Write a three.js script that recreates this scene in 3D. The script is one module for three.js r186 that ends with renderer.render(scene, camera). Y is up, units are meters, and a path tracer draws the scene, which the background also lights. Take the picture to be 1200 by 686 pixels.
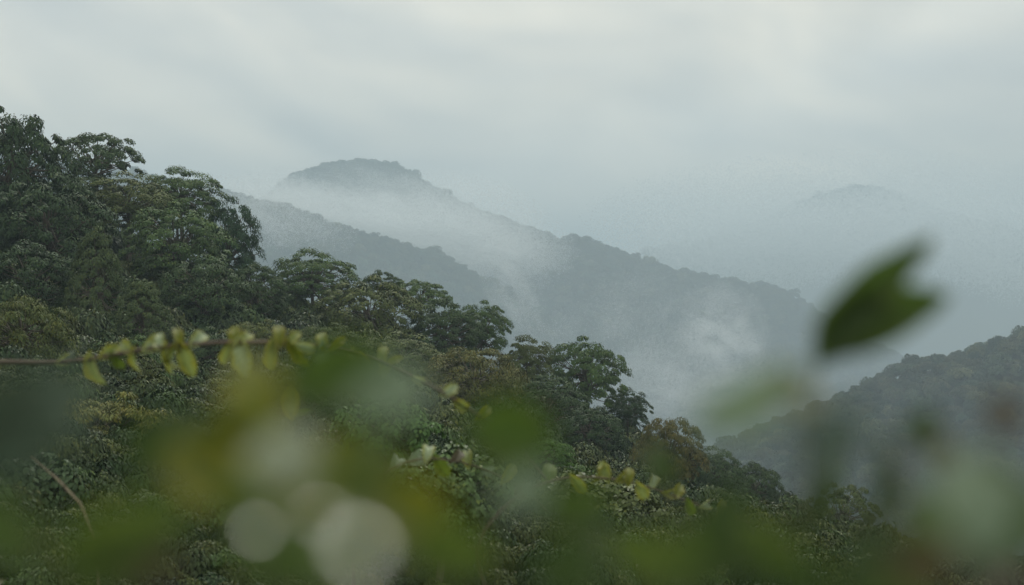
import * as THREE from 'three';
import { mergeGeometries } from 'three/addons/utils/BufferGeometryUtils.js';
import { createNoise3D } from 'simplex-noise';

// ------------------------------------------------------------------ camera, sky, sun, exposure
const scene = new THREE.Scene();
const FOCAL = 2000;                                   // pixels of the 1200 x 686 photograph
const camera = new THREE.PerspectiveCamera(2 * Math.atan(343 / FOCAL) * 180 / Math.PI, 1200 / 686, 0.1, 30000);
camera.position.set(0, 0, 0);
camera.lookAt(0, 0, -1);
camera.focus = 115;
camera.userData.fStop = 1.8;
scene.add(camera);

const renderer = new THREE.WebGLRenderer({ antialias: true });
renderer.toneMapping = THREE.LinearToneMapping;
renderer.toneMappingExposure = 1.70;
renderer.shadowMap.enabled = true;
renderer.shadowMap.type = THREE.PCFSoftShadowMap;

function mulberry(a) {
  return () => { a |= 0; a = (a + 0x6d2b79f5) | 0; let t = Math.imul(a ^ (a >>> 15), 1 | a); t = (t + Math.imul(t ^ (t >>> 7), 61 | t)) ^ t; return ((t ^ (t >>> 14)) >>> 0) / 4294967296; };
}
const noise3 = createNoise3D(mulberry(7));
const fbm = (x, y, z, o = 4) => { let s = 0, a = 0.5, f = 1; for (let i = 0; i < o; i++) { s += a * noise3(x * f, y * f, z * f); f *= 2.03; a *= 0.5; } return s; };
const sstep = (a, b, x) => { const t = Math.min(1, Math.max(0, (x - a) / (b - a))); return t * t * (3 - 2 * t); };
const lerp = (a, b, t) => a + (b - a) * t;
const clamp = (x, a, b) => Math.min(b, Math.max(a, x));

// low overcast: an even milky layer with soft streaky banks all the way round
function skyTexture() {
  const W = 2048, H = 1024, data = new Float32Array(W * H * 4);
  for (let j = 0; j < H; j++) {
    const up = ((j + 0.5) / H - 0.5) * Math.PI, y = Math.sin(up), c = Math.cos(up);
    for (let i = 0; i < W; i++) {
      const az = ((i + 0.5) / W - 0.5) * 2 * Math.PI, x = Math.cos(az) * c, z = Math.sin(az) * c;
      const k = 4 * (j * W + i);
      const warp = fbm(x * 3 + 9, y * 4, z * 3, 2) * 0.3;
      const bank = fbm(x * 4.2 + warp + 1.3, (y + 0.22 * (x - 0.05)) * 13 + warp * 2 + 4.1, z * 4.2, 4);
      const el0 = 1.7, fine = fbm(x * 14, y * 30 + warp * 4, z * 14, 3);
      const ax = Math.atan2(x, -z), el = up - 0.055 - 0.36 * ax - 0.03 * fbm(ax * 9, el0, 2, 3);      // a long pale bank climbing across the view
      const lit = z < 0 ? Math.exp(-(el * el) / (el > 0 ? 0.0009 : 0.006)) * sstep(-0.25, 0.05, ax) * sstep(0.75, 0.15, ax) : 0;
      let v = 1 + 0.25 * bank + 0.05 * fine + 0.17 * lit - 0.14 * sstep(0.06, 0.34, ax) * sstep(1.4, 0.6, ax);
      v *= 0.93 + 0.30 * sstep(-0.1, 0.7, y);         // an overcast sky is brighter overhead
      const cool = clamp(0.5 - bank * 0.9, 0, 1);
      data[k] = v * lerp(0.60, 0.52, cool); data[k + 1] = v * lerp(0.57, 0.535, cool); data[k + 2] = v * lerp(0.49, 0.515, cool); data[k + 3] = 1;
    }
  }
  const t = new THREE.DataTexture(data, W, H, THREE.RGBAFormat, THREE.FloatType);
  t.mapping = THREE.EquirectangularReflectionMapping; t.magFilter = THREE.LinearFilter; t.needsUpdate = true;
  return t;
}
scene.background = skyTexture();
scene.environment = scene.background;

const sun = new THREE.DirectionalLight(new THREE.Color(1, 0.96, 0.9), 1.5);
sun.position.set(20, 110, -170);
sun.target.position.set(0, -10, -90);
sun.castShadow = true; sun.shadow.radius = 22; sun.shadow.mapSize.set(2048, 2048);
Object.assign(sun.shadow.camera, { left: -90, right: 90, top: 90, bottom: -90, near: 1, far: 400 });
scene.add(sun, sun.target);

scene.fog = new THREE.FogExp2(new THREE.Color(0.67, 0.87, 1.0), 0.00036);

// ------------------------------------------------------------------ helpers
const used = new Map();
function numbered(name) { const n = used.get(name) ?? 0; used.set(name, n + 1); return n ? `${name}_${String(n).padStart(3, '0')}` : name; }
const V = (x, y, z) => new THREE.Vector3(x, y, z);
const STEP = 1.3;                                      // the sprigs stand this much further off than first paced out
const P = (px, py, d) => V((px - 600) / FOCAL * d, (343 - py) / FOCAL * d, -d);   // a photo pixel at a known distance
function tag(o, label, category, group, kind) { o.userData.label = label; if (category) o.userData.category = category; if (group) o.userData.group = group; if (kind) o.userData.kind = kind; return o; }
function put(name, geometry, material, parent = scene) {
  const m = new THREE.Mesh(geometry, material); m.name = parent === scene ? numbered(name) : name; m.castShadow = m.receiveShadow = true; parent.add(m); return m;
}
function thing(name, label, category, position, group) {
  const g = new THREE.Group(); g.name = numbered(name); g.position.copy(position); scene.add(g); tag(g, label, category, group); return g;
}
class Tris {                                            // collects coloured triangles
  constructor() { this.p = []; this.c = []; this.i = []; }
  vert(x, y, z, r, g, b) { this.p.push(x, y, z); this.c.push(r, g, b); return this.p.length / 3 - 1; }
  build() {
    const g = new THREE.BufferGeometry();
    g.setAttribute('position', new THREE.Float32BufferAttribute(this.p, 3)); g.setAttribute('color', new THREE.Float32BufferAttribute(this.c, 3));
    g.setIndex(this.i); g.computeVertexNormals(); return g;
  }
}
const _s = V(), _n = V(), _t = V();
// a small leaf folded along its midrib: base at p, pointing along t, facing n
function leafFace(T, p, t, n, len, wid, col, fold = 0.25) {
  _s.crossVectors(t, n).normalize();
  const mx = p.x + t.x * len * 0.45, my = p.y + t.y * len * 0.45, mz = p.z + t.z * len * 0.45, h = wid * fold;
  const a = T.vert(p.x, p.y, p.z, ...col), b = T.vert(mx + _s.x * wid + n.x * h, my + _s.y * wid + n.y * h, mz + _s.z * wid + n.z * h, ...col);
  const c = T.vert(p.x + t.x * len - n.x * h, p.y + t.y * len - n.y * h, p.z + t.z * len - n.z * h, ...col);
  const d = T.vert(mx - _s.x * wid + n.x * h, my - _s.y * wid + n.y * h, mz - _s.z * wid + n.z * h, ...col);
  T.i.push(a, b, c, a, c, d);
}
function limb(points, r0, r1, sides = 6) {             // tapered tube through points
  const curve = new THREE.CatmullRomCurve3(points), n = Math.max(3, points.length * 3), g = new THREE.TubeGeometry(curve, n, 1, sides, false), pos = g.attributes.position;
  for (let i = 0; i <= n; i++) {
    const c = curve.getPointAt(i / n), r = lerp(r0, r1, i / n);
    for (let k = 0; k <= sides; k++) { const j = i * (sides + 1) + k; pos.setXYZ(j, c.x + (pos.getX(j) - c.x) * r, c.y + (pos.getY(j) - c.y) * r, c.z + (pos.getZ(j) - c.z) * r); }
  }
  g.computeVertexNormals(); return g;
}

// ------------------------------------------------------------------ the lie of the land
const BARE = 8;                                        // the woods stand this high on the far hills
function ridge(points, D0, s, round, rough) {
  const q = points.map(([px, py, d = D0]) => [(px - 600) / FOCAL * d, (343 - py) / FOCAL * d - BARE, d]);
  return { s, round, rough, at(x) {
    if (x <= q[0][0]) return [q[0][1] - 0.35 * (q[0][0] - x), q[0][2]];
    for (let i = 1; i < q.length; i++) if (x <= q[i][0]) { const t = (x - q[i - 1][0]) / (q[i][0] - q[i - 1][0]); return [lerp(q[i - 1][1], q[i][1], t), lerp(q[i - 1][2], q[i][2], t)]; }
    const e = q[q.length - 1]; return [e[1] - 0.35 * (x - e[0]), e[2]];
  } };
}
const RIDGES = [
  ridge([[560, 640], [660, 585], [760, 545], [860, 512], [930, 486], [1000, 457], [1070, 420], [1130, 411], [1200, 388], [1320, 345], [1500, 300], [1900, 270]], 900, 0.42, 42, 9),
  ridge([[-300, 130], [-100, 165], [150, 205], [250, 224], [330, 243], [420, 275], [520, 303], [570, 333], [640, 376], [720, 426], [820, 482], [950, 560]], 2600, 0.40, 70, 16),
  ridge([[-200, 330, 3700], [100, 290, 3700], [240, 262, 3700], [310, 234, 3700], [334, 213, 3700], [352, 203, 3700], [380, 195, 3700], [430, 189, 3700], [462, 194, 3700], [488, 207, 3650], [506, 222, 3600], [545, 241, 3450], [600, 263, 3250], [650, 280, 3100], [685, 280], [740, 303], [800, 320], [860, 332], [905, 337], [935, 353], [1000, 395], [1100, 440], [1250, 500]], 3000, 0.42, 60, 16),
  ridge([[500, 330], [700, 305], [820, 287], [880, 268], [930, 243], [980, 225], [1010, 221], [1030, 224], [1060, 237], [1110, 254], [1200, 276], [1500, 300]], 5600, 0.4, 120, 20),
];
function spurTop(x, D) {                               // where the crowns of the near spur reach
  const B = lerp(0.12, 0.44, sstep(15, 140, D)), xc = x < -55 ? -55 - 25 * Math.tanh((-55 - x) / 25) : x;
  return -3.4 - B * xc;
}
function spur(x, D) {
  let y = spurTop(x, Math.max(D, 0)) - lerp(1.3, 5.6 + 2.6 * sstep(-8, -30, x), sstep(20, 110, D));
  y -= 0.7 * Math.max(0, D - 150) + 0.15 * Math.max(0, x - 60);
  if (D < 22) y = lerp(-1.75, y, sstep(1.5, 22, D));   // the bank the photographer stands on
  if (D < 0) y = -1.75 + 12 * (1 - Math.exp(D / 100));
  return y;
}
function height(x, z) {
  const D = -z;
  let h = -270 + 10 * fbm(x / 400, 3, z / 400, 2);
  for (const r of RIDGES) {
    const [H, Dc] = r.at(x), d = D - Dc, gully = r.rough * 2.2 * fbm(x / 190 + Dc, 1, z / 420, 3) * sstep(20, 260, Math.abs(d));
    h = Math.max(h, H - r.s * (Math.sqrt(d * d + r.round * r.round) - r.round) + gully);
  }
  if (D < 900) h = Math.max(h, Math.max(-300, spur(x, D)) + 0.25 * fbm(x / 6, 2, z / 6, 3));
  return h;
}

const soil = new THREE.MeshStandardMaterial({ roughness: 1, vertexColors: true });
{
  const angles = [], radii = [];
  for (let a = -180; a < -28; a += 4) angles.push(a);
  for (let a = -28; a <= 28; a += 0.16) angles.push(a);
  for (let a = 32; a <= 180; a += 4) angles.push(a);
  for (let r = 0.3; r < 12000; r *= r < 200 ? 1.045 : r < 3300 ? 1.014 : 1.03) radii.push(r);
  const T = new Tris(), n = angles.length;
  for (const r of radii) for (const a of angles) {
    const t = a * Math.PI / 180, x = Math.sin(t) * r, z = -Math.cos(t) * r, m = 0.5 + 0.5 * fbm(x / 30, 5, z / 30, 3);
    T.vert(x, height(x, z), z, lerp(0.035, 0.06, m), lerp(0.045, 0.062, m), lerp(0.022, 0.03, m));
  }
  const centre = T.vert(0, height(0, 0), 0, 0.045, 0.05, 0.025);
  for (let j = 0; j < n - 1; j++) T.i.push(centre, j, j + 1);
  for (let i = 0; i < radii.length - 1; i++) for (let j = 0; j < n - 1; j++) { const a = i * n + j; T.i.push(a, a + n, a + 1, a + 1, a + n, a + n + 1); }
  for (let k = 0; k < T.i.length; k += 3) { const q = T.i[k + 1]; T.i[k + 1] = T.i[k + 2]; T.i[k + 2] = q; }
  const g = T.build(), ny = g.attributes.normal.getY(5000);
  if (ny < 0) { for (let k = 0; k < T.i.length; k += 3) { const q = T.i[k + 1]; T.i[k + 1] = T.i[k + 2]; T.i[k + 2] = q; } g.setIndex(T.i); g.computeVertexNormals(); }
  tag(put('ground', g, soil), 'dark soil of the forested hills and valley', 'ground', null, 'structure');
}

// ------------------------------------------------------------------ tree crowns: clumps of leaves round a frame of branches
const RAD = Math.PI / 180;
function crown({ seed, clumps, leaves, rx = 4, ry = 3, shell = [0.55, 1], rc = [0.7, 1.3], flat = 0.6, len = 0.19, wid = 0.058, droop = 0.35, cone = 0, low = -0.85, lobes = 0.3, jitter = 0.6, fill = 0.15, tips = 0.12 }) {
  const R = mulberry(seed), T = new Tris(), g = () => (R() + R() + R() - 1.5) / 1.5, limbs = [], ends = [];
  for (let k = 0; k < clumps; k++) {
    const yy = low + (1 - low) * (k + 0.5) / clumps, th = k * 2.39996 + g() * 0.6, rr = Math.sqrt(Math.max(0, 1 - yy * yy));
    const dir = V(Math.cos(th) * rr, yy, Math.sin(th) * rr), lob = 1 + lobes * noise3(dir.x * 1.6 + seed, dir.y * 1.6, dir.z * 1.6), sh = Math.min(lerp(shell[0], shell[1], Math.sqrt(R())) * lob, 1.02);
    const narrow = cone ? lerp(1, 0.25, cone * clamp((yy + 0.6) / 1.6, 0, 1)) : 1;
    const c = V(dir.x * rx * sh * narrow, dir.y * ry * sh, dir.z * rx * sh * narrow);
    ends.push([c, lerp(rc[0], rc[1], Math.pow(R(), 1.3)), dir]);
  }
  for (const [c, r, dir] of ends) {
    const axis = V(dir.x * 0.5, 0.75 + (cone ? -0.3 : 0), dir.z * 0.5).normalize(), q = new THREE.Quaternion().setFromUnitVectors(V(0, 1, 0), axis), tone = 0.85 + 0.3 * R(), ph = R() * 50;
    for (let i = 0; i < leaves; i++) {
      const inner = R() < fill, a = R() * 6.2832, yv = inner ? R() * 1.6 - 0.8 : lerp(-0.25, 1, R()), h = Math.sqrt(Math.max(0, 1 - yv * yv));
      const d = V(Math.cos(a) * h, yv, Math.sin(a) * h), lump = 0.8 + 0.32 * noise3(d.x * 2.3 + ph, d.y * 2.3, d.z * 2.3) + 0.14 * noise3(d.x * 6 + ph, d.y * 6, d.z * 6);
      const rad = r * (inner ? 0.3 + 0.5 * R() : lump * (0.86 + 0.2 * R()));
      const p = V(d.x * rad, d.y * rad * flat, d.z * rad).applyQuaternion(q).add(c);
      const n = V(d.x * 0.7, d.y * 0.8 + 0.7, d.z * 0.7).applyQuaternion(q); n.x += g() * jitter; n.y += g() * jitter; n.z += g() * jitter; n.normalize();
      const t = V(d.x + g() * 0.9, -droop + g() * 0.5, d.z + g() * 0.9); t.addScaledVector(n, -t.dot(n)); t.y -= droop * 0.5; t.normalize();
      const v = tone * (0.72 + 0.56 * R()), yel = R() < tips ? 0.3 + 0.4 * R() : 0.12 * R(), s = 0.7 + 0.6 * R();
      leafFace(T, p, t, n, len * s, wid * s, [v * (1 + yel * 0.9), v * (1 + yel * 0.35), v * (1 - yel * 0.35)]);
    }
  }
  const root = V(0, -ry * 0.85, 0), hub = V(0, -ry * 0.35, 0), tubes = [limb([root, hub, V(g() * 0.4, ry * 0.45, g() * 0.4)], 0.17, 0.05, 6)];
  ends.forEach(([c], k) => { if (k % 2 === 0) { const s = lerp(-0.6, 0.2, R()) * ry, mid = V(c.x * 0.45 + g() * 0.3, lerp(s, c.y, 0.6) - 0.2, c.z * 0.45 + g() * 0.3); tubes.push(limb([V(0, s, 0), mid, c], 0.075, 0.02, 4)); } });
  return { leaves: T.build(), branches: mergeGeometries(tubes), ry };
}
// ------------------------------------------------------------------ far woods: masses nobody could count
const farCrown = (seed) => crown({ seed, clumps: 26, leaves: 46, rx: 1, ry: 0.85, shell: [0.5, 0.9], rc: [0.24, 0.46], flat: 0.75, len: 0.17, wid: 0.065, low: -0.3, lobes: 0.3, jitter: 0.5, fill: 0.05, tips: 0.1 }).leaves;
const farGeo = [11, 23, 37].map(farCrown), farMat = new THREE.MeshPhysicalMaterial({ roughness: 0.8, specularIntensity: 0.4, color: 0xffffff, vertexColors: true, side: THREE.DoubleSide });
function wood(name, label, geo, cell, D0, D1, u0, u1, size, pick, seed) {
  const R = mulberry(seed), M = [], C = [], m = new THREE.Matrix4(), q = new THREE.Quaternion(), up = V(0, 1, 0);   // crowns of every size, a few of them emergent
  for (let D = D0; D < D1; D += cell * 0.9) for (let x = u0 * D; x < u1 * D; x += cell) {
    const X = x + (R() - 0.5) * cell, Z = -(D + (R() - 0.5) * cell);
    if (X / -Z < u0 - 0.01 || X / -Z > u1 + 0.01 || !pick(X, -Z)) { R(); R(); continue; }
    const big = R() < 0.05 ? 1.35 : 1, s = size * (0.6 + 0.75 * R()) * big, y = height(X, Z);
    q.setFromAxisAngle(up, R() * 6.28);
    M.push(m.compose(V(X, y + s * (0.5 + 0.8 * R()), Z), q, V(s, s * (0.8 + 0.4 * R()), s)).clone());
    const g = 0.6 + 1.4 * R() * R() + 0.3 * R(), warm = R();
    C.push(new THREE.Color().setRGB(g * lerp(0.028, 0.055, warm), g * lerp(0.052, 0.062, warm), g * lerp(0.034, 0.028, warm)));
  }
  const w = new THREE.InstancedMesh(geo, farMat, M.length); w.name = numbered(name); w.castShadow = w.receiveShadow = true;
  M.forEach((a, i) => { w.setMatrixAt(i, a); w.setColorAt(i, C[i]); }); console.log(name, M.length);
  scene.add(w); tag(w, label, 'forest', null, 'stuff'); return w;
}
const facing = (k, back) => (x, D) => { const [H, Dc] = RIDGES[k].at(x), y = height(x, -D); return D < Dc + back && D > Dc - 900 && y > -235 && H > -220; };
wood('valley_forest', 'dense blue green forest on the dark slope rising beyond the valley', farGeo[0], 6.3, 400, 960, -0.06, 0.37, 3.7, facing(0, 32), 101);
wood('ridge_forest', 'misty grey green forest on the long slope below the hanging mist', farGeo[1], 11, 1850, 2660, -0.37, 0.2, 6.6, facing(1, 50), 102);
wood('hill_forest', 'pale grey forest on the rounded hill and its falling ridge', farGeo[2], 12, 2150, 3770, -0.3, 0.37, 7, (x, D) => facing(2, 60)(x, D) && height(x, -D) > (D > RIDGES[1].at(x * 2600 / D)[1] + 40 ? (RIDGES[1].at(x * 2600 / D)[0] - 15) / 2600 * D : -235), 103);
wood('mountain_forest', 'faint forest on the far mountain lost in haze', farGeo[1], 22, 5200, 5680, 0.08, 0.37, 11, (x, D) => D < RIDGES[3].at(x)[1] + 60 && height(x, -D) > 60, 104);

// ------------------------------------------------------------------ drifting mist: clouds of tiny droplet flakes
const flake = (() => { const g = new THREE.BufferGeometry(); g.setAttribute('position', new THREE.Float32BufferAttribute([-0.6, -0.4, 0, 0.6, -0.4, 0, 0, 0.75, 0], 3)); g.setIndex([0, 1, 2]); g.computeVertexNormals(); return g; })();
const mistMat = new THREE.MeshPhysicalMaterial({ color: new THREE.Color().setRGB(0.88, 0.92, 0.94), roughness: 1, transmission: 0.5, thickness: 0, specularIntensity: 0, transparent: true, opacity: 0.5 });
function buried(p) {
  const D = -p.z, [H, Dc] = RIDGES[1].at(p.x * 2600 / D);
  return (D > Dc + 60 && p.y / D < (H - 12) / Dc) || p.y < height(p.x, p.z) - 2;
}
function mist(label, banks, size0, seed) {
  const R = mulberry(seed), g = () => Math.sqrt(-2 * Math.log(1 - R() * 0.999)) * Math.cos(6.2832 * R()), M = [], m = new THREE.Matrix4(), q = new THREE.Quaternion();
  for (const [px, py, D, w, h, tau, tilt = 0, wisp = 0.6] of banks) {
    const size = size0 * D / 2600;
    const sx = w / 2.2 * D / FOCAL, sy = h / 2.2 * D / FOCAL, sz = Math.max(sy * 1.5, sx * 0.35), n = Math.round(tau * 2 * Math.PI * sx * sy / (size * size * 0.17)), c = P(px, py, D), ca = Math.cos(tilt), sa = Math.sin(tilt);
    let made = 0;
    for (let k = 0; k < n * 6 && made < n; k++) {
      const a = g() * sx, b = g() * sy, d = g() * sz;
      if ((a / sx) ** 2 + (b / sy) ** 2 + (d / sz) ** 2 > 4.4) continue;
      const f = 0.5 + 1.1 * fbm((a / sx) * 0.9 + seed + px, (b / sy) * 0.9 + py, d / sz * 0.5, 4);
      if (R() > lerp(1, clamp(f * f * 1.6, 0, 1), wisp)) continue;
      const pos = V(c.x + a * ca - b * sa, c.y + a * sa + b * ca, c.z + d);
      made++;
      if (buried(pos)) continue;                          // inside a hill, or in the hollow behind the nearer ridge
      q.set(g(), g(), g(), g()).normalize(); const s = size * (0.6 + 0.8 * R());
      M.push(m.compose(pos, q, V(s, s, s)).clone());
    }
  }
  const w = new THREE.InstancedMesh(flake, mistMat, M.length); w.name = numbered('mist_cloud');
  M.forEach((a, i) => w.setMatrixAt(i, a)); scene.add(w); tag(w, label, 'mist', null, 'stuff'); console.log('flakes', label, M.length);
}
mist('white mist lying along the fold between the two far ridges', [
  [480, 270, 2900, 230, 44, 1.0, -0.2], [365, 246, 2980, 200, 40, 1.1, -0.12], [560, 272, 2860, 130, 70, 0.9, -0.35], [300, 262, 2440, 130, 60, 0.55, -0.1], [300, 300, 2400, 90, 50, 0.3, -0.2], [470, 232, 3200, 110, 34, 0.6, -0.25], [320, 226, 3400, 90, 34, 0.6, 0],
], 0.92, 201);
mist('thin mist wisps rising off the long dark ridge above the valley', [
  [600, 340, 2250, 36, 110, 0.2, 0.35, 0.95], [848, 392, 2100, 60, 70, 0.42, 0.4, 0.85], [800, 432, 2050, 120, 60, 0.26, 0.3, 0.9], [770, 462, 1950, 150, 44, 0.16, 0, 0.9], [860, 468, 1900, 180, 40, 0.16, 0.1, 0.9], [720, 400, 2200, 150, 90, 0.12, 0.4, 0.95],
], 0.72, 202);
mist('pale cloud wrapped round the foot of the faint far mountain', [[980, 250, 4700, 320, 80, 0.85, 0.03, 0.3], [970, 262, 4900, 300, 40, 0.6, 0.03], [870, 288, 4800, 190, 60, 1.1, 0, 0.3], [1130, 290, 4800, 220, 80, 1.1, 0, 0.3]], 2.1, 203);

// ------------------------------------------------------------------ the near trees
const K = {
  broad: [1, 2, 3, 4].map((i) => crown({ seed: 300 + i * 17, clumps: 112, leaves: 190, rx: 4, ry: 3.2, shell: [0.45, 1.0], rc: [0.34, 1.05], lobes: 0.38, flat: 0.55, jitter: 0.5, fill: 0.08 })),
  round: [1, 2].map((i) => crown({ seed: 400 + i * 13, clumps: 130, leaves: 165, rx: 3.9, ry: 3.4, shell: [0.7, 0.98], lobes: 0.18, rc: [0.45, 0.85] })),
  open: [1, 2, 3].map((i) => crown({ seed: 500 + i * 19, clumps: 74, leaves: 140, rx: 4, ry: 2.8, shell: [0.55, 1.0], rc: [0.32, 0.7], flat: 0.65, low: -0.35, lobes: 0.3, fill: 0.05 })),
  draped: [1, 2].map((i) => crown({ seed: 600 + i * 23, clumps: 120, leaves: 180, rx: 3.9, ry: 5, shell: [0.75, 1], rc: [0.4, 0.8], flat: 0.8, cone: 0.75, low: -0.85, droop: 1.0, lobes: 0.22, len: 0.18, wid: 0.06 })),
  feathery: [1, 2, 3].map((i) => crown({ seed: 700 + i * 29, clumps: 110, leaves: 200, rx: 4, ry: 2.9, rc: [0.45, 0.9], flat: 0.55, len: 0.24, wid: 0.034, droop: 0.8, jitter: 0.9, lobes: 0.28, tips: 0.3 })),
  leafy: [1, 2].map((i) => crown({ seed: 800 + i * 31, clumps: 60, leaves: 130, rx: 4, ry: 3, low: -0.9, rc: [0.7, 1.3], flat: 0.7, len: 0.36, wid: 0.14, droop: 0.7, jitter: 0.5, lobes: 0.35, tips: 0.1 })),
};

const barkMat = new THREE.MeshStandardMaterial({ color: new THREE.Color().setRGB(0.10, 0.085, 0.065), roughness: 0.95 });
const leafMats = new Map();
function leafMat(rgb, rough = 0.55) {
  const key = rgb.join() + rough;
  if (!leafMats.has(key)) leafMats.set(key, new THREE.MeshPhysicalMaterial({ color: new THREE.Color().setRGB(...rgb), vertexColors: true, roughness: rough, side: THREE.DoubleSide, specularIntensity: 0.3 }));
  return leafMats.get(key);
}
const TONE = {
  deep: [0.030, 0.058, 0.024], dark: [0.040, 0.072, 0.029], green: [0.058, 0.104, 0.035], blue: [0.033, 0.070, 0.037], olive: [0.068, 0.094, 0.031], gold: [0.084, 0.098, 0.032], rust: [0.090, 0.092, 0.032], grey: [0.064, 0.096, 0.042], bright: [0.058, 0.124, 0.030], yellow: [0.098, 0.116, 0.030],
};
let treeCount = 0;
function tree(name, kind, tone, px, py, w, h, D, label, group) {
  const R = mulberry(9000 + treeCount * 77), k = K[kind][treeCount % K[kind].length]; treeCount++;
  const c = P(px, py, D), sx = w * D / FOCAL / 8.2, sy = h * D / FOCAL / (2 * k.ry * 1.0), y0 = height(c.x, c.z), bottom = c.y - k.ry * sy * 0.85;
  const foot = V(c.x + (R() - 0.5) * sx, 0, c.z + (R() - 0.5) * sx); foot.y = Math.min(height(foot.x, foot.z), bottom - 0.5);
  const t = thing(name, label, name.includes('bush') ? 'bush' : 'tree', foot, group);
  const top = V(c.x - foot.x, bottom - foot.y + 0.15 * sy, c.z - foot.z), r = 0.19 * sx;
  put('trunk', limb([V(0, -0.4 * sx, 0), V(top.x * 0.3 + (R() - 0.5) * 0.4 * sx, top.y * 0.5, top.z * 0.3), top], r * 1.5, r, 7), barkMat, t);
  const turn = R() * 6.28, place = (m) => { m.position.set(c.x - foot.x, c.y - foot.y, c.z - foot.z); m.scale.set(sx, sy, sx); m.rotation.y = turn; return m; };
  place(put('branches', k.branches, barkMat, t)); place(put('crown', k.leaves, leafMat(TONE[tone], kind === 'leafy' ? 0.45 : 0.6), t));
  return [name, (c.y - y0).toFixed(1), (w * D / FOCAL).toFixed(1)].join(' ');
}
const SLOPE = 'trees crowding the near hillside';
const logs = [];
const T_ = (...a) => logs.push(tree(...a));
T_('broadleaf_tree', 'broad', 'deep', 12, 205, 140, 160, 120, 'tallest dark broadleaf tree at the top of the hillside', SLOPE);
T_('crest_tree', 'open', 'dark', 112, 190, 116, 74, 135, 'open umbrella crowned tree with sky through it beside the tallest dark tree', SLOPE);
T_('broadleaf_tree', 'broad', 'deep', 55, 268, 150, 120, 112, 'dense blackish green tree below the tallest dark tree', SLOPE);
T_('broadleaf_tree', 'broad', 'olive', 150, 240, 120, 70, 130, 'olive tree crown under the umbrella crowned crest tree', SLOPE);
T_('broadleaf_tree', 'round', 'dark', 92, 232, 110, 60, 132, 'dark crown filling in beneath the umbrella crowned crest tree', SLOPE);
T_('broadleaf_tree', 'broad', 'green', 212, 232, 100, 66, 136, 'mid green tree on the crest next to the umbrella crowned tree', SLOPE);
T_('broadleaf_tree', 'broad', 'green', 208, 288, 130, 96, 124, 'wide mid green tree behind the vine draped columns', SLOPE);
T_('broadleaf_tree', 'broad', 'blue', 268, 286, 76, 100, 136, 'dark bluish tree where the crest drops steeply', SLOPE);
T_('draped_tree', 'draped', 'grey', 113, 332, 84, 126, 98, 'pointed tree column hung with vines, taller of the two', SLOPE);
T_('draped_tree', 'draped', 'grey', 167, 372, 84, 92, 90, 'pointed vine hung tree, shorter, beside the taller column', SLOPE);
T_('broadleaf_tree', 'round', 'deep', 35, 335, 120, 100, 100, 'dark rounded tree beside the taller vine hung column', SLOPE);
T_('broadleaf_tree', 'broad', 'dark', 240, 345, 110, 84, 110, 'dark leafy tree between the vine hung columns and the crest', SLOPE);
T_('broadleaf_tree', 'round', 'dark', 300, 345, 84, 70, 122, 'small round dark tree in the dip of the crest', SLOPE);
T_('crest_tree', 'broad', 'green', 366, 328, 104, 66, 140, 'spreading tree standing on the crest past the dip', SLOPE);
T_('broadleaf_tree', 'broad', 'olive', 430, 372, 130, 90, 126, 'wide olive brown tree on the crest below the spreading tree', SLOPE);
T_('crest_tree', 'open', 'dark', 446, 338, 56, 40, 139, 'small tufted tree top poking above the olive brown tree', SLOPE);
T_('crest_tree', 'open', 'green', 492, 352, 84, 50, 138, 'airy flat topped tree with pale gaps behind the olive brown tree', SLOPE);
T_('broadleaf_tree', 'broad', 'dark', 520, 392, 96, 76, 128, 'dark tree between the olive brown tree and the bright tufted one', SLOPE);
T_('broadleaf_tree', 'broad', 'green', 564, 388, 70, 66, 132, 'tufted green tree at a step in the crest line', SLOPE);
T_('broadleaf_tree', 'broad', 'olive', 470, 425, 120, 66, 112, 'low olive tree beneath the wide olive brown tree', SLOPE);
T_('feathery_tree', 'feathery', 'gold', 556, 446, 130, 74, 106, 'feathery golden olive tree below the step in the crest', SLOPE);
T_('broadleaf_tree', 'broad', 'olive', 618, 424, 64, 56, 126, 'olive tree between the golden feathery tree and the layered tree', SLOPE);
T_('layered_tree', 'broad', 'green', 688, 440, 96, 84, 128, 'tall green tree in layered tiers standing out against the misty valley', SLOPE);
T_('broadleaf_tree', 'broad', 'deep', 736, 482, 56, 50, 134, 'small dark tree on the crest below the layered tree', SLOPE);
T_('broadleaf_tree', 'round', 'dark', 640, 478, 104, 76, 112, 'dark rounded tree at the foot of the layered tree', SLOPE);
T_('broadleaf_tree', 'round', 'deep', 692, 512, 90, 66, 106, 'blackish tree lowest below the layered tree', SLOPE);
T_('feathery_tree', 'feathery', 'rust', 784, 534, 92, 84, 100, 'rust tinged feathery tree past the layered tree', SLOPE);
T_('broadleaf_tree', 'broad', 'dark', 838, 560, 80, 66, 118, 'dark tree just past the rust tinged tree', SLOPE);
T_('broadleaf_tree', 'round', 'dark', 884, 576, 70, 64, 126, 'rounded dark tree, last dense crown on the falling crest', SLOPE);
T_('feathery_tree', 'feathery', 'grey', 826, 612, 104, 80, 86, 'grey green feathery tree below the rust tinged one', SLOPE);
T_('crest_tree', 'open', 'olive', 986, 606, 92, 74, 112, 'spindly tree with bare stem showing at the end of the hillside', SLOPE);
T_('broadleaf_tree', 'round', 'olive', 930, 616, 76, 50, 118, 'low olive crown between the rounded dark tree and spindly tree', SLOPE);
T_('draped_tree', 'draped', 'green', 162, 446, 104, 100, 72, 'squat green vine hung tree under the two columns', SLOPE);
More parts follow.
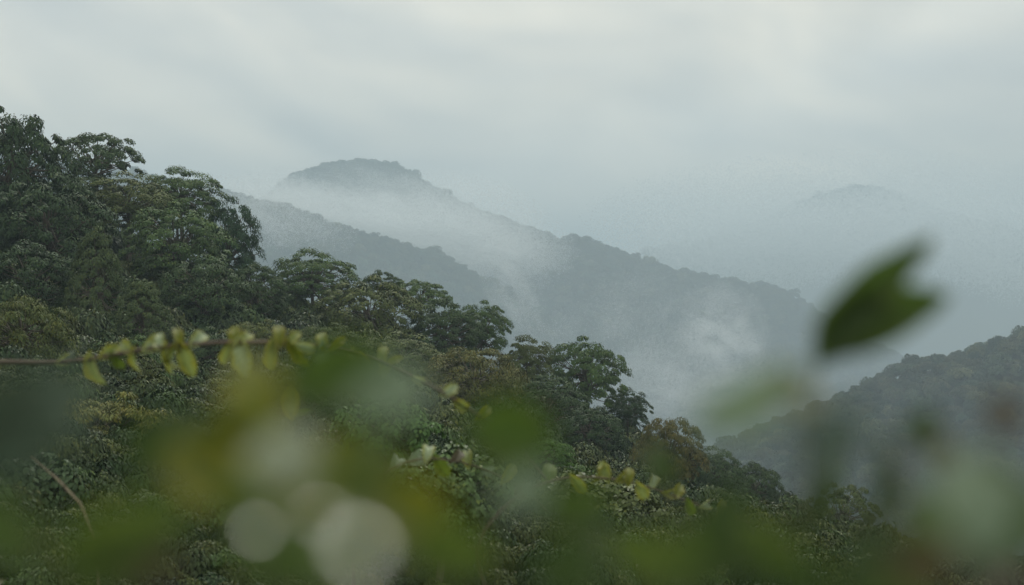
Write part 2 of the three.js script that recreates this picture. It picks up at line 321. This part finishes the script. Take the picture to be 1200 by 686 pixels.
T_('broadleaf_tree', 'feathery', 'olive', 26, 395, 130, 90, 66, 'fine leaved olive tree with shiny foliage under the dark rounded tree', SLOPE);
T_('feathery_tree', 'feathery', 'olive', 300, 402, 96, 56, 100, 'light feathery olive tree behind the leafy vine', SLOPE);
T_('broadleaf_tree', 'broad', 'dark', 240, 425, 94, 76, 86, 'shadowy tree behind the leafy vine beside the squat draped tree', SLOPE);
T_('feathery_tree', 'feathery', 'grey', 384, 408, 90, 56, 98, 'pale feathery tree under the wide olive brown tree', SLOPE);
T_('broadleaf_tree', 'broad', 'olive', 262, 484, 120, 74, 66, 'brownish olive tree below the leafy vine', SLOPE);
T_('broadleaf_tree', 'round', 'dark', 350, 478, 110, 76, 62, 'dark crown beneath the arch of the leafy vine', SLOPE);
T_('broadleaf_tree', 'feathery', 'grey', 430, 470, 100, 60, 80, 'grey green crown behind the falling end of the leafy vine', SLOPE);
T_('leafy_bush', 'feathery', 'yellow', 110, 520, 200, 120, 43, 'yellowish fine leaved bush on the slope under the squat draped tree', 'bushes on the near slope');
T_('leafy_bush', 'leafy', 'bright', 452, 508, 120, 84, 30, 'bush smothered in big green creeper leaves', 'bushes on the near slope');
T_('leafy_bush', 'leafy', 'green', 520, 572, 150, 90, 26, 'creeper covered bush below the big leaved one', 'bushes on the near slope');
T_('leafy_bush', 'round', 'bright', 645, 536, 60, 40, 60, 'small bright green mound below the blackish tree', 'bushes on the near slope');
T_('leafy_bush', 'leafy', 'olive', 700, 600, 160, 80, 40, 'olive creeper bush below the bright green mound', 'bushes on the near slope');
T_('leafy_bush', 'leafy', 'dark', 40, 590, 150, 110, 30, 'dark big leaved bush at the foot of the yellowish bush', 'bushes on the near slope');
T_('leafy_bush', 'feathery', 'olive', 200, 610, 150, 90, 36, 'olive fine leaved bush beside the yellowish bush', 'bushes on the near slope');
T_('leafy_bush', 'leafy', 'green', 330, 590, 160, 100, 28, 'green bush between the olive bush and the creeper bushes', 'bushes on the near slope');
T_('leafy_bush', 'feathery', 'grey', 800, 660, 150, 80, 55, 'grey green bush at the foot of the feathery tree', 'bushes on the near slope');
T_('leafy_bush', 'feathery', 'olive', 920, 672, 140, 80, 70, 'olive bush on the slope below the low olive crown', 'bushes on the near slope');
T_('leafy_bush', 'round', 'dark', 1060, 676, 130, 70, 90, 'dark bush below the spindly tree', 'bushes on the near slope');


// undergrowth filling the slope between the trees
{
  const clump = crown({ seed: 77, clumps: 7, leaves: 280, rx: 0.9, ry: 0.6, rc: [0.5, 0.8], len: 0.19, wid: 0.056, droop: 0.5, jitter: 0.8, low: 0 }).leaves;
  const R = mulberry(55), M = [], C = [], m = new THREE.Matrix4(), q = new THREE.Quaternion();
  for (let D = 14; D < 165; D *= 1.042) for (let u = -0.37; u < 0.37; u += 0.014) {
    const x = (u + (R() - 0.5) * 0.014) * D, z = -D * (1 + (R() - 0.5) * 0.05), s = D / 110 * (0.75 + 0.7 * R()) + 0.05;
    M.push(m.compose(V(x, height(x, z) + 0.1 * s, z), q.setFromAxisAngle(V(0, 1, 0), R() * 6.28), V(s, s * (0.9 + 0.9 * R()), s)).clone());
    const t = [TONE.dark, TONE.green, TONE.olive, TONE.deep, TONE.grey, TONE.olive][Math.floor(R() * 6)], g = 0.55 + 0.4 * R();
    C.push(new THREE.Color().setRGB(t[0] * g, t[1] * g, t[2] * g));
  }
  const w = new THREE.InstancedMesh(clump, leafMat([1, 1, 1]), M.length); w.name = 'undergrowth'; w.castShadow = w.receiveShadow = true;
  M.forEach((a, i) => { w.setMatrixAt(i, a); w.setColorAt(i, C[i]); });
  scene.add(w); tag(w, 'tangled green undergrowth filling the gaps between the hillside trees', 'undergrowth', null, 'stuff');
}

// ------------------------------------------------------------------ foreground: leaves built one by one
function blade({ fold = 0.22, curl = 0.25, tipPow = 1.0, wave = 0.03, bend = 0, n = 10, m = 4, heart = 0 }) {   // unit leaf: along +y from 0 to 1, half width 0.5, facing +z
  const p = [], uv = [], idx = [];
  for (let i = 0; i <= n; i++) for (let j = -m; j <= m; j++) {
    const t = i / n, s = j / m, w = 0.5 * Math.pow(Math.sin(Math.PI * Math.pow(t, lerp(0.62, 0.8, tipPow))), 0.75) + 0.004, back = heart * Math.abs(s) * Math.max(0, 1 - t * 3) * -0.28;
    p.push(s * w + bend * t * t, t + back, Math.abs(s) * w * fold * 2 * 0.5 + curl * (t - 0.15) * (t - 0.15) * -1 + wave * Math.sin(t * 16) * Math.abs(s)); uv.push(s * 0.5 + 0.5, t);
  }
  for (let i = 0; i < n; i++) for (let j = 0; j < 2 * m; j++) { const a = i * (2 * m + 1) + j, b = a + 2 * m + 1; idx.push(a, a + 1, b, b, a + 1, b + 1); }
  const g = new THREE.BufferGeometry(); g.setAttribute('position', new THREE.Float32BufferAttribute(p, 3)); g.setAttribute('uv', new THREE.Float32BufferAttribute(uv, 2)); g.setIndex(idx); g.computeVertexNormals(); return g;
}
const BLADES = [blade({ curl: 0.2 }), blade({ curl: 0.5, fold: 0.35 }), blade({ curl: 0.05, fold: 0.12, wave: 0.05 }), blade({ heart: 1, curl: 0.75, fold: 0.5 }), blade({ heart: 1, curl: 0.45, fold: 0.35, wave: 0.08 }), blade({ bend: 1.35, curl: 0.05, fold: 0.3 }), blade({ bend: 0.8, curl: 0.1, fold: 0.3 })];
function leafTexture(seed, mid, edge, vein) {           // leaf pigment: mottled green, paler veins, yellowed margin in patches
  const W = 128, data = new Uint8Array(W * W * 4), c = new THREE.Color();
  for (let y = 0; y < W; y++) for (let x = 0; x < W; x++) {
    const s = Math.abs(x / W - 0.5) * 2, t = y / W, v = Math.abs(((t * 9 - s * 2.2) % 1 + 1) % 1 - 0.5) < 0.06 || s < 0.035 ? 0.6 : 0;
    const e = clamp(sstep(0.35, 1.0, s + 0.5 * fbm(x / 30 + seed, y / 30, seed, 3)), 0, 1), g = 1 + 0.35 * fbm(x / 14, y / 14, seed + 3, 3);
    const k = 4 * (y * W + x);
    c.setRGB(...[0, 1, 2].map((q) => clamp(lerp(lerp(mid[q], edge[q], e), vein[q], v) * g, 0, 1)));
    c.convertLinearToSRGB(); data[k] = c.r * 255; data[k + 1] = c.g * 255; data[k + 2] = c.b * 255; data[k + 3] = 255;
  }
  const t = new THREE.DataTexture(data, W, W); t.colorSpace = THREE.SRGBColorSpace; t.magFilter = THREE.LinearFilter; t.needsUpdate = true; return t;
}
function fresh(seed, mid, edge, vein, rough = 0.4, through = 0.5) {
  return new THREE.MeshPhysicalMaterial({ map: leafTexture(seed, mid, edge, vein), roughness: 0.92, transmission: through, thickness: 0, side: THREE.DoubleSide, clearcoat: 0.2, specularIntensity: 0.5, clearcoatRoughness: rough });
}
const FG = {
  green: fresh(1, [0.056, 0.105, 0.014], [0.07, 0.11, 0.012], [0.09, 0.15, 0.02]),
  deep: fresh(2, [0.036, 0.078, 0.010], [0.046, 0.080, 0.010], [0.05, 0.085, 0.015]),
  yellow: fresh(3, [0.15, 0.18, 0.008], [0.20, 0.19, 0.006], [0.2, 0.22, 0.03]),
  olive: fresh(4, [0.085, 0.145, 0.016], [0.10, 0.145, 0.014], [0.13, 0.16, 0.03]),
  mint: fresh(5, [0.20, 0.28, 0.18], [0.18, 0.25, 0.16], [0.26, 0.32, 0.22], 0.25),
  pale: fresh(6, [0.36, 0.41, 0.29], [0.34, 0.38, 0.27], [0.42, 0.46, 0.34], 0.2),
  cream: fresh(7, [0.38, 0.38, 0.26], [0.38, 0.35, 0.2], [0.42, 0.42, 0.3], 0.25),
  brown: fresh(8, [0.075, 0.062, 0.032], [0.085, 0.065, 0.032], [0.1, 0.08, 0.045]),
  teal: fresh(9, [0.055, 0.095, 0.058], [0.05, 0.085, 0.05], [0.09, 0.13, 0.085]),
  vineGreen: fresh(10, [0.20, 0.26, 0.07], [0.28, 0.28, 0.02], [0.32, 0.34, 0.12], 0.3),
  vinePale: fresh(11, [0.28, 0.36, 0.20], [0.28, 0.30, 0.05], [0.36, 0.4, 0.26], 0.25),
};
const stemMat = new THREE.MeshStandardMaterial({ color: new THREE.Color().setRGB(0.085, 0.06, 0.045), roughness: 0.8 });
const stalkMat = new THREE.MeshStandardMaterial({ color: new THREE.Color().setRGB(0.075, 0.085, 0.035), roughness: 0.7 });
// one leaf: its base at a photo pixel and distance, length and width in pixels there, turned by angle (degrees, 90 = upwards) and tipped towards or away from the eye
function leaf(parent, origin, [px, py, d, len, wid, angle, tone, tip = 20, roll = 10, kind = 0]) {
  const m = new THREE.Mesh(BLADES[kind], FG[tone]); m.name = 'leaf'; m.castShadow = m.receiveShadow = true;
  if (d > 5) { len *= 1.05; wid *= 0.84; } else { d *= STEP; if (py > 560) wid *= 0.86; }
  const k = d / FOCAL, c = P(px, py, d), a = angle * RAD, L = len * k;
  m.scale.set(wid * k, L, L);
  m.quaternion.setFromEuler(new THREE.Euler(0, 0, a - Math.PI / 2)).multiply(new THREE.Quaternion().setFromEuler(new THREE.Euler(-tip * RAD, roll * RAD, 0)));
  m.position.copy(c).sub(origin); parent.add(m); return c;
}
// a plant rooted below: stem from the ground through the given points, every leaf on a stalk of its own
function sprig(name, label, category, group, foot, path, radius, leaves, mat = stalkMat) {
  const k = path[0][2] < 5 ? STEP : 1, [fx, fz] = foot.map((q) => q * k), origin = V(fx, height(fx, fz), fz), t = thing(name, label, category, origin, group), pts = path.map(([px, py, d]) => P(px, py, d * k).sub(origin));
  const line = [V(0, -0.05, 0), V(pts[0].x * 0.5, pts[0].y * 0.5, pts[0].z * 0.6), ...pts], curve = new THREE.CatmullRomCurve3(line), dense = curve.getPoints(80);
  put('stem', limb(line, radius * 1.6, radius * 0.6, 7), mat, t);
  for (const l of leaves) {
    const c = leaf(t, origin, l).clone().sub(origin);
    let best = dense[0]; for (const q of dense) if (q.distanceToSquared(c) < best.distanceToSquared(c)) best = q;
    if (best.distanceTo(c) > radius * 0.8) put('leaf_stalk', limb([best, best.clone().lerp(c, 0.5).add(V(0, -0.06 * best.distanceTo(c), 0)), c], radius * 0.5, radius * 0.3, 5), mat, t);
  }
  return t;
}
// a wet leaf lying almost level: the film of water on it mirrors the bright patch of overcast round the sun
const SUNWARD = sun.position.clone().sub(sun.target.position).normalize();
const waterMat = new THREE.MeshPhysicalMaterial({ color: new THREE.Color().setRGB(0.06, 0.09, 0.04), roughness: 0.12, ior: 1.33 });
const dropGeo = new THREE.SphereGeometry(1, 20, 6, 0, 6.2832, 0, 0.5 * Math.PI); dropGeo.scale(1, 0.02, 1);
function wetLeaf(t, px, py, d, drop, tone, kind) {
  const c = P(px, py, d), n = SUNWARD.clone().add(c.clone().negate().normalize()).normalize(), q = new THREE.Quaternion().setFromUnitVectors(V(0, 1, 0), n), k = d / FOCAL;
  const flat = new THREE.Mesh(BLADES[kind], FG[tone]); flat.name = 'leaf'; flat.castShadow = flat.receiveShadow = true;
  flat.quaternion.copy(q).multiply(new THREE.Quaternion().setFromEuler(new THREE.Euler(-Math.PI / 2, 0, 0))); flat.scale.set(drop * k * 3, drop * k * 4, drop * k * 2);
  flat.position.copy(c).sub(t.position).addScaledVector(n, -0.12 * drop * k).add(V(0, 0, drop * k * 1.4).applyQuaternion(q)); t.add(flat);
  const w = put('water_drop', dropGeo, waterMat, t); w.position.copy(c).sub(t.position); w.quaternion.copy(q); w.scale.set(drop * k / 2, drop * k / 2, drop * k / 2);
  const s = flat.position, e = V(s.x + 0.004, s.y - 0.09, s.z + 0.002); put('leaf_stalk', limb([e, e.clone().lerp(s, 0.5).add(V(0.004, 0, 0)), s], 0.0012, 0.0008, 5), stalkMat, t);
}
// the arching vine in the middle distance
sprig('vine', 'reddish brown vine arching over the slope with small yellow green leaves', 'vine', null, [-4.6, -8.6],
  [[-180, 470, 8.8], [-60, 428, 8.9], [0, 424, 9], [60, 424, 9], [110, 420, 9], [160, 411, 9], [220, 404, 9], [300, 401, 9], [370, 404, 9.1], [420, 412, 9.2], [460, 428, 9.3], [505, 452, 9.5], [550, 480, 9.8], [600, 515, 10.2], [640, 560, 10.6]], 0.012,
  [[70, 424, 9, 24, 16, 20, 'vinePale', 40, 0, 3], [86, 424, 9, 22, 14, 120, 'teal', 30, 0, 3], [108, 420, 9, 36, 24, -80, 'vineGreen', 10, 20, 3], [120, 418, 9, 26, 18, 35, 'vineGreen', 30, 0, 4], [132, 416, 9, 24, 16, -60, 'olive', 20, 0, 3],
    [152, 412, 9, 30, 20, 150, 'vineGreen', 40, 10, 4], [158, 412, 9, 26, 14, -95, 'vineGreen', 10, 30, 3], [172, 410, 9, 34, 24, 40, 'vinePale', 45, 0, 3], [186, 408, 9, 28, 18, 100, 'vinePale', 40, 0, 4], [196, 407, 9, 30, 12, -85, 'vineGreen', 10, 40, 3],
    [210, 406, 9, 34, 14, 105, 'yellow', 30, 20, 3], [212, 408, 9, 40, 24, -70, 'vineGreen', 15, -10, 4], [206, 408, 9, 36, 12, -115, 'vineGreen', 10, 20, 3], [226, 404, 9, 30, 20, 50, 'vinePale', 40, 0, 3],
    [276, 402, 9, 26, 20, 100, 'yellow', 30, 0, 4], [284, 402, 9, 24, 18, 60, 'vineGreen', 40, 0, 3], [282, 403, 9, 44, 30, -88, 'vinePale', 15, 0, 4], [270, 405, 9, 34, 14, -120, 'vineGreen', 20, 0, 3],
    [328, 402, 9, 30, 18, 100, 'yellow', 30, 10, 3], [338, 402, 9, 26, 14, 50, 'vineGreen', 40, 0, 4], [320, 403, 9, 36, 20, -100, 'vineGreen', 15, 0, 3], [340, 403, 9, 36, 18, -60, 'yellow', 20, 10, 4], [350, 404, 9, 26, 16, -20, 'vinePale', 30, 0, 3],
    [380, 406, 9.1, 26, 16, 110, 'vineGreen', 30, 0, 3], [388, 407, 9.1, 26, 12, 40, 'yellow', 30, 0, 4], [378, 406, 9.1, 34, 22, -90, 'mint', 20, 0, 3], [414, 411, 9.2, 28, 18, -95, 'vinePale', 15, 0, 4], [424, 414, 9.2, 22, 14, -60, 'vineGreen', 20, 0, 3],
    [448, 424, 9.3, 28, 14, 85, 'vineGreen', 30, 0, 3], [454, 424, 9.3, 24, 10, 20, 'yellow', 30, 0, 4], [456, 427, 9.3, 26, 14, -130, 'vineGreen', 30, 0, 3], [486, 442, 9.4, 20, 12, -30, 'vinePale', 30, 0, 3], [520, 462, 9.6, 24, 16, 30, 'vinePale', 30, 0, 4],
    [534, 470, 9.7, 26, 16, -40, 'vineGreen', 30, 0, 3], [560, 488, 9.9, 26, 14, 40, 'yellow', 30, 0, 3], [572, 495, 10, 22, 16, -80, 'mint', 20, 0, 4], [600, 515, 10.2, 24, 14, 30, 'vineGreen', 30, 0, 3]], stemMat);
sprig('vine', 'second vine spray with yellow tipped leaves below the bright green mound', 'vine', null, [0.3, -12],
  [[560, 640, 11.5], [610, 580, 11.6], [660, 560, 11.8], [720, 562, 12], [770, 575, 12.2], [820, 592, 12.4], [880, 612, 12.6]], 0.008,
  [[640, 565, 11.8, 30, 20, 70, 'olive', 30, 0, 3], [672, 560, 11.8, 28, 16, -50, 'vineGreen', 20, 0, 4], [700, 560, 12, 30, 16, 40, 'yellow', 40, 0, 3], [712, 561, 12, 26, 16, 110, 'vineGreen', 30, 0, 4], [724, 563, 12, 30, 18, 20, 'yellow', 50, 0, 3], [736, 566, 12, 24, 14, 80, 'yellow', 30, 0, 3],
    [748, 569, 12.1, 28, 18, -60, 'vineGreen', 30, 0, 4], [762, 572, 12.2, 26, 14, 60, 'vinePale', 40, 0, 3], [778, 578, 12.2, 30, 14, -10, 'yellow', 50, 0, 3], [790, 582, 12.3, 26, 16, 45, 'yellow', 40, 0, 4], [806, 588, 12.3, 24, 14, -70, 'olive', 20, 0, 3], [822, 593, 12.4, 26, 14, 10, 'vinePale', 50, 0, 3], [840, 600, 12.4, 26, 14, 50, 'yellow', 40, 0, 4], [856, 605, 12.5, 22, 14, -30, 'yellow', 40, 0, 3]], stemMat);
sprig('vine', 'leafy shoot with pale glossy leaves across the creeper covered bushes', 'vine', null, [-1.2, -13],
  [[420, 600, 12], [450, 556, 12.2], [490, 538, 12.4], [530, 540, 12.5], [570, 552, 12.7], [610, 572, 12.9], [640, 600, 13]], 0.008,
  [[440, 566, 12.2, 30, 18, 130, 'vineGreen', 40, 0, 3], [462, 548, 12.3, 30, 18, 60, 'mint', 50, 0, 3], [480, 541, 12.4, 34, 20, 20, 'mint', 55, 0, 4], [500, 538, 12.4, 30, 18, 80, 'vinePale', 45, 0, 3], [512, 538, 12.5, 30, 20, -60, 'olive', 20, 0, 4], [530, 540, 12.5, 26, 14, 40, 'brown', 40, 0, 3], [548, 545, 12.6, 28, 16, 100, 'vineGreen', 40, 0, 3], [566, 551, 12.7, 26, 16, -20, 'mint', 50, 0, 4], [590, 562, 12.8, 28, 16, 50, 'vineGreen', 30, 0, 3], [606, 570, 12.9, 26, 18, -70, 'brown', 30, 0, 4]], stemMat);
sprig('sapling_shoot', 'short upright shoot with one round green leaf under the arching vine', 'shoot', null, [-1.2, -9], [[338, 560, 9], [342, 500, 9], [342, 484, 9]], 0.006,
  [[342, 484, 9, 30, 24, 95, 'vineGreen', 10, 0, 4], [342, 486, 9, 22, 10, 170, 'brown', 30, 0, 0], [342, 486, 9, 26, 8, 10, 'olive', 30, 0, 0]]);
{
  const a = P(36, 536, 12), b = P(100, 602, 12), foot = V(b.x + 0.12, height(b.x + 0.12, b.z), b.z), t = thing('dead_twig', 'bare straight dead twig leaning in front of the yellowish bush', 'twig', foot);
  put('stem', limb([V(0, -0.1, 0), b.clone().sub(foot), a.clone().sub(foot)], 0.012, 0.007, 6), new THREE.MeshStandardMaterial({ color: new THREE.Color().setRGB(0.24, 0.19, 0.13), roughness: 0.8 }), t);
  put('side_shoot', limb([b.clone().sub(foot).lerp(a.clone().sub(foot), 0.35), b.clone().sub(foot).lerp(a.clone().sub(foot), 0.6).add(V(0.07, 0.02, 0.02))], 0.004, 0.002, 5), stemMat, t);
}
const NEAR = 'shrub sprigs growing just in front of the lens';
sprig('shrub_sprig', 'yellow green shrub sprig with broad leaves under the arching vine', 'shrub', NEAR, [-0.12, -0.85], [[330, 760, 0.85], [310, 620, 0.85], [300, 500, 0.88], [340, 450, 0.9]], 0.0022,
  [[310, 520, 0.88, 130, 80, 105, 'yellow', 20, 0, 1], [330, 460, 0.9, 150, 80, 20, 'green', 25, 0, 0], [320, 580, 0.85, 200, 100, 165, 'yellow', 30, 10, 0], [320, 600, 0.85, 150, 90, 40, 'yellow', 30, 0, 2], [300, 500, 0.88, 120, 60, 200, 'deep', 20, 0, 1], [340, 660, 0.8, 170, 90, 10, 'green', 30, 0, 0], [330, 690, 0.8, 150, 90, 120, 'green', 20, 0, 2]]);
const shining = sprig('shrub_sprig', 'shrub sprig with pale shining leaves beside the yellow green sprig', 'shrub', NEAR, [-0.07, -0.72], [[440, 780, 0.72], [420, 680, 0.72], [390, 560, 0.74], [440, 470, 0.76]], 0.002,
  [[425, 470, 0.76, 120, 70, 15, 'mint', 40, 0, 4], [305, 540, 0.74, 96, 84, 5, 'pale', 35, 0, 4], [410, 580, 0.74, 150, 80, -10, 'yellow', 30, 0, 0], [400, 610, 0.74, 130, 90, 60, 'olive', 20, 0, 1], [420, 680, 0.72, 170, 90, 160, 'green', 30, 0, 2]]);
wetLeaf(shining, 301, 622, 0.88, 13, 'green', 2); wetLeaf(shining, 420, 641, 0.58, 25, 'olive', 2); wetLeaf(shining, 376, 606, 0.75, 12, 'green', 2);
sprig('shrub_sprig', 'teal grey leaved sprig crossing the dark big leaved bush', 'shrub', NEAR, [-0.23, -0.68], [[40, 800, 0.68], [50, 660, 0.68], [30, 520, 0.66], [10, 440, 0.66]], 0.002,
  [[10, 540, 0.66, 150, 110, 60, 'teal', 20, 0, 4], [-40, 500, 0.66, 130, 90, 20, 'teal', 30, 0, 0], [60, 640, 0.7, 190, 80, 10, 'olive', 30, 0, 0], [50, 660, 0.7, 150, 90, 150, 'green', 30, 0, 2], [160, 560, 0.95, 110, 70, 55, 'deep', 20, 0, 1], [60, 690, 0.7, 170, 80, 25, 'green', 30, 0, 0], [150, 690, 0.85, 80, 50, 40, 'brown', 30, 0, 2]]);
sprig('shrub_sprig', 'sprig with deep green blades in front of the creeper covered bushes', 'shrub', NEAR, [0.0, -0.86], [[600, 780, 0.86], [590, 680, 0.86], [580, 580, 0.88], [560, 520, 0.9]], 0.002,
  [[540, 500, 0.9, 130, 90, -8, 'green', 20, 0, 0], [590, 580, 0.82, 84, 66, 10, 'mint', 35, 0, 4], [620, 585, 0.88, 140, 70, -12, 'green', 25, 0, 1], [590, 660, 0.8, 170, 90, 170, 'olive', 30, 0, 0], [610, 690, 0.78, 170, 80, 20, 'deep', 30, 0, 1]]);
sprig('shrub_sprig', 'drooping dark sprig in front of the rust tinged tree', 'shrub', NEAR, [0.11, -1.25], [[800, 800, 1.25], [810, 680, 1.25], [800, 600, 1.28], [780, 560, 1.3]], 0.0025,
  [[785, 575, 1.3, 70, 46, 110, 'deep', 20, 0, 1], [805, 660, 1.0, 110, 50, 20, 'deep', 30, 0, 0], [800, 670, 1.0, 110, 60, 160, 'olive', 30, 0, 2], [810, 690, 1.1, 150, 80, 60, 'deep', 20, 0, 0], [880, 700, 0.75, 90, 60, 80, 'deep', 20, 0, 0]]);
sprig('shrub_sprig', 'low dark sprig leaning across the grey green bush', 'shrub', NEAR, [0.06, -0.7], [[700, 860, 0.7], [715, 740, 0.7], [740, 690, 0.7], [790, 670, 0.72]], 0.002,
  [[715, 700, 0.7, 120, 60, 150, 'deep', 25, 0, 0], [740, 690, 0.7, 120, 60, 40, 'olive', 25, 0, 2], [760, 690, 0.72, 120, 60, 10, 'green', 30, 0, 0], [790, 680, 0.75, 120, 60, 30, 'deep', 30, 0, 2]]);
sprig('shrub_sprig', 'low dark sprig under the spindly tree', 'shrub', NEAR, [0.17, -0.7], [[1030, 860, 0.7], [1020, 760, 0.7], [990, 700, 0.7], [960, 680, 0.72]], 0.002,
  [[1000, 720, 0.7, 130, 70, 70, 'deep', 25, 0, 0], [990, 700, 0.7, 120, 60, 160, 'deep', 25, 0, 2], [1020, 720, 0.72, 130, 60, 20, 'olive', 30, 0, 0], [960, 690, 0.72, 110, 60, 140, 'olive', 20, 0, 0]]);
sprig('shrub_sprig', 'tall sprig topped by a forked dark leaf against the mist', 'shrub', NEAR, [0.21, -1.25], [[940, 800, 1.25], [935, 640, 1.25], [938, 520, 1.28], [954, 440, 1.3], [960, 420, 1.3]], 0.0025,
  [[956, 430, 1.3, 192, 68, 72, 'green', 0, 10, 5], [962, 416, 1.3, 162, 76, 45, 'green', 5, -5, 6], [962, 420, 1.28, 110, 50, 60, 'deep', 10, 0, 6], [945, 468, 0.85, 74, 46, 145, 'cream', 30, 0, 4], [950, 436, 0.85, 170, 58, 208, 'mint', 20, 0, 0], [900, 480, 0.7, 110, 60, 190, 'mint', 30, 0, 4], [938, 540, 0.6, 130, 70, 30, 'teal', 30, 0, 0], [936, 630, 1.15, 150, 40, 62, 'deep', 20, 10, 1], [935, 680, 0.9, 110, 60, 130, 'olive', 30, 0, 0]]);
sprig('shrub_sprig', 'dark woody sprig with a curled leaf and a pale leaf before the forested slope', 'shrub', NEAR, [0.3, -1.0], [[1230, 760, 1.0], [1190, 660, 1.0], [1130, 600, 1.02], [1020, 610, 1.05], [1000, 615, 1.06]], 0.005,
  [[1010, 612, 1.05, 120, 40, 62, 'deep', 15, 20, 1], [1052, 512, 1.05, 80, 36, 20, 'deep', 20, 0, 1], [1080, 525, 0.95, 60, 30, -5, 'brown', 20, 0, 0], [1150, 632, 0.6, 130, 136, 92, 'mint', 30, 0, 4], [1130, 640, 0.8, 90, 50, 150, 'olive', 30, 0, 0], [1130, 650, 0.7, 120, 60, 200, 'brown', 30, 0, 2], [1190, 660, 0.8, 150, 90, 150, 'deep', 20, 0, 0], [1200, 660, 0.8, 150, 90, 100, 'deep', 20, 0, 1], [1170, 500, 0.9, 60, 50, 60, 'brown', 30, 0, 4], [1060, 720, 0.85, 110, 60, 80, 'deep', 20, 0, 0]], stemMat);

renderer.render(scene, camera);
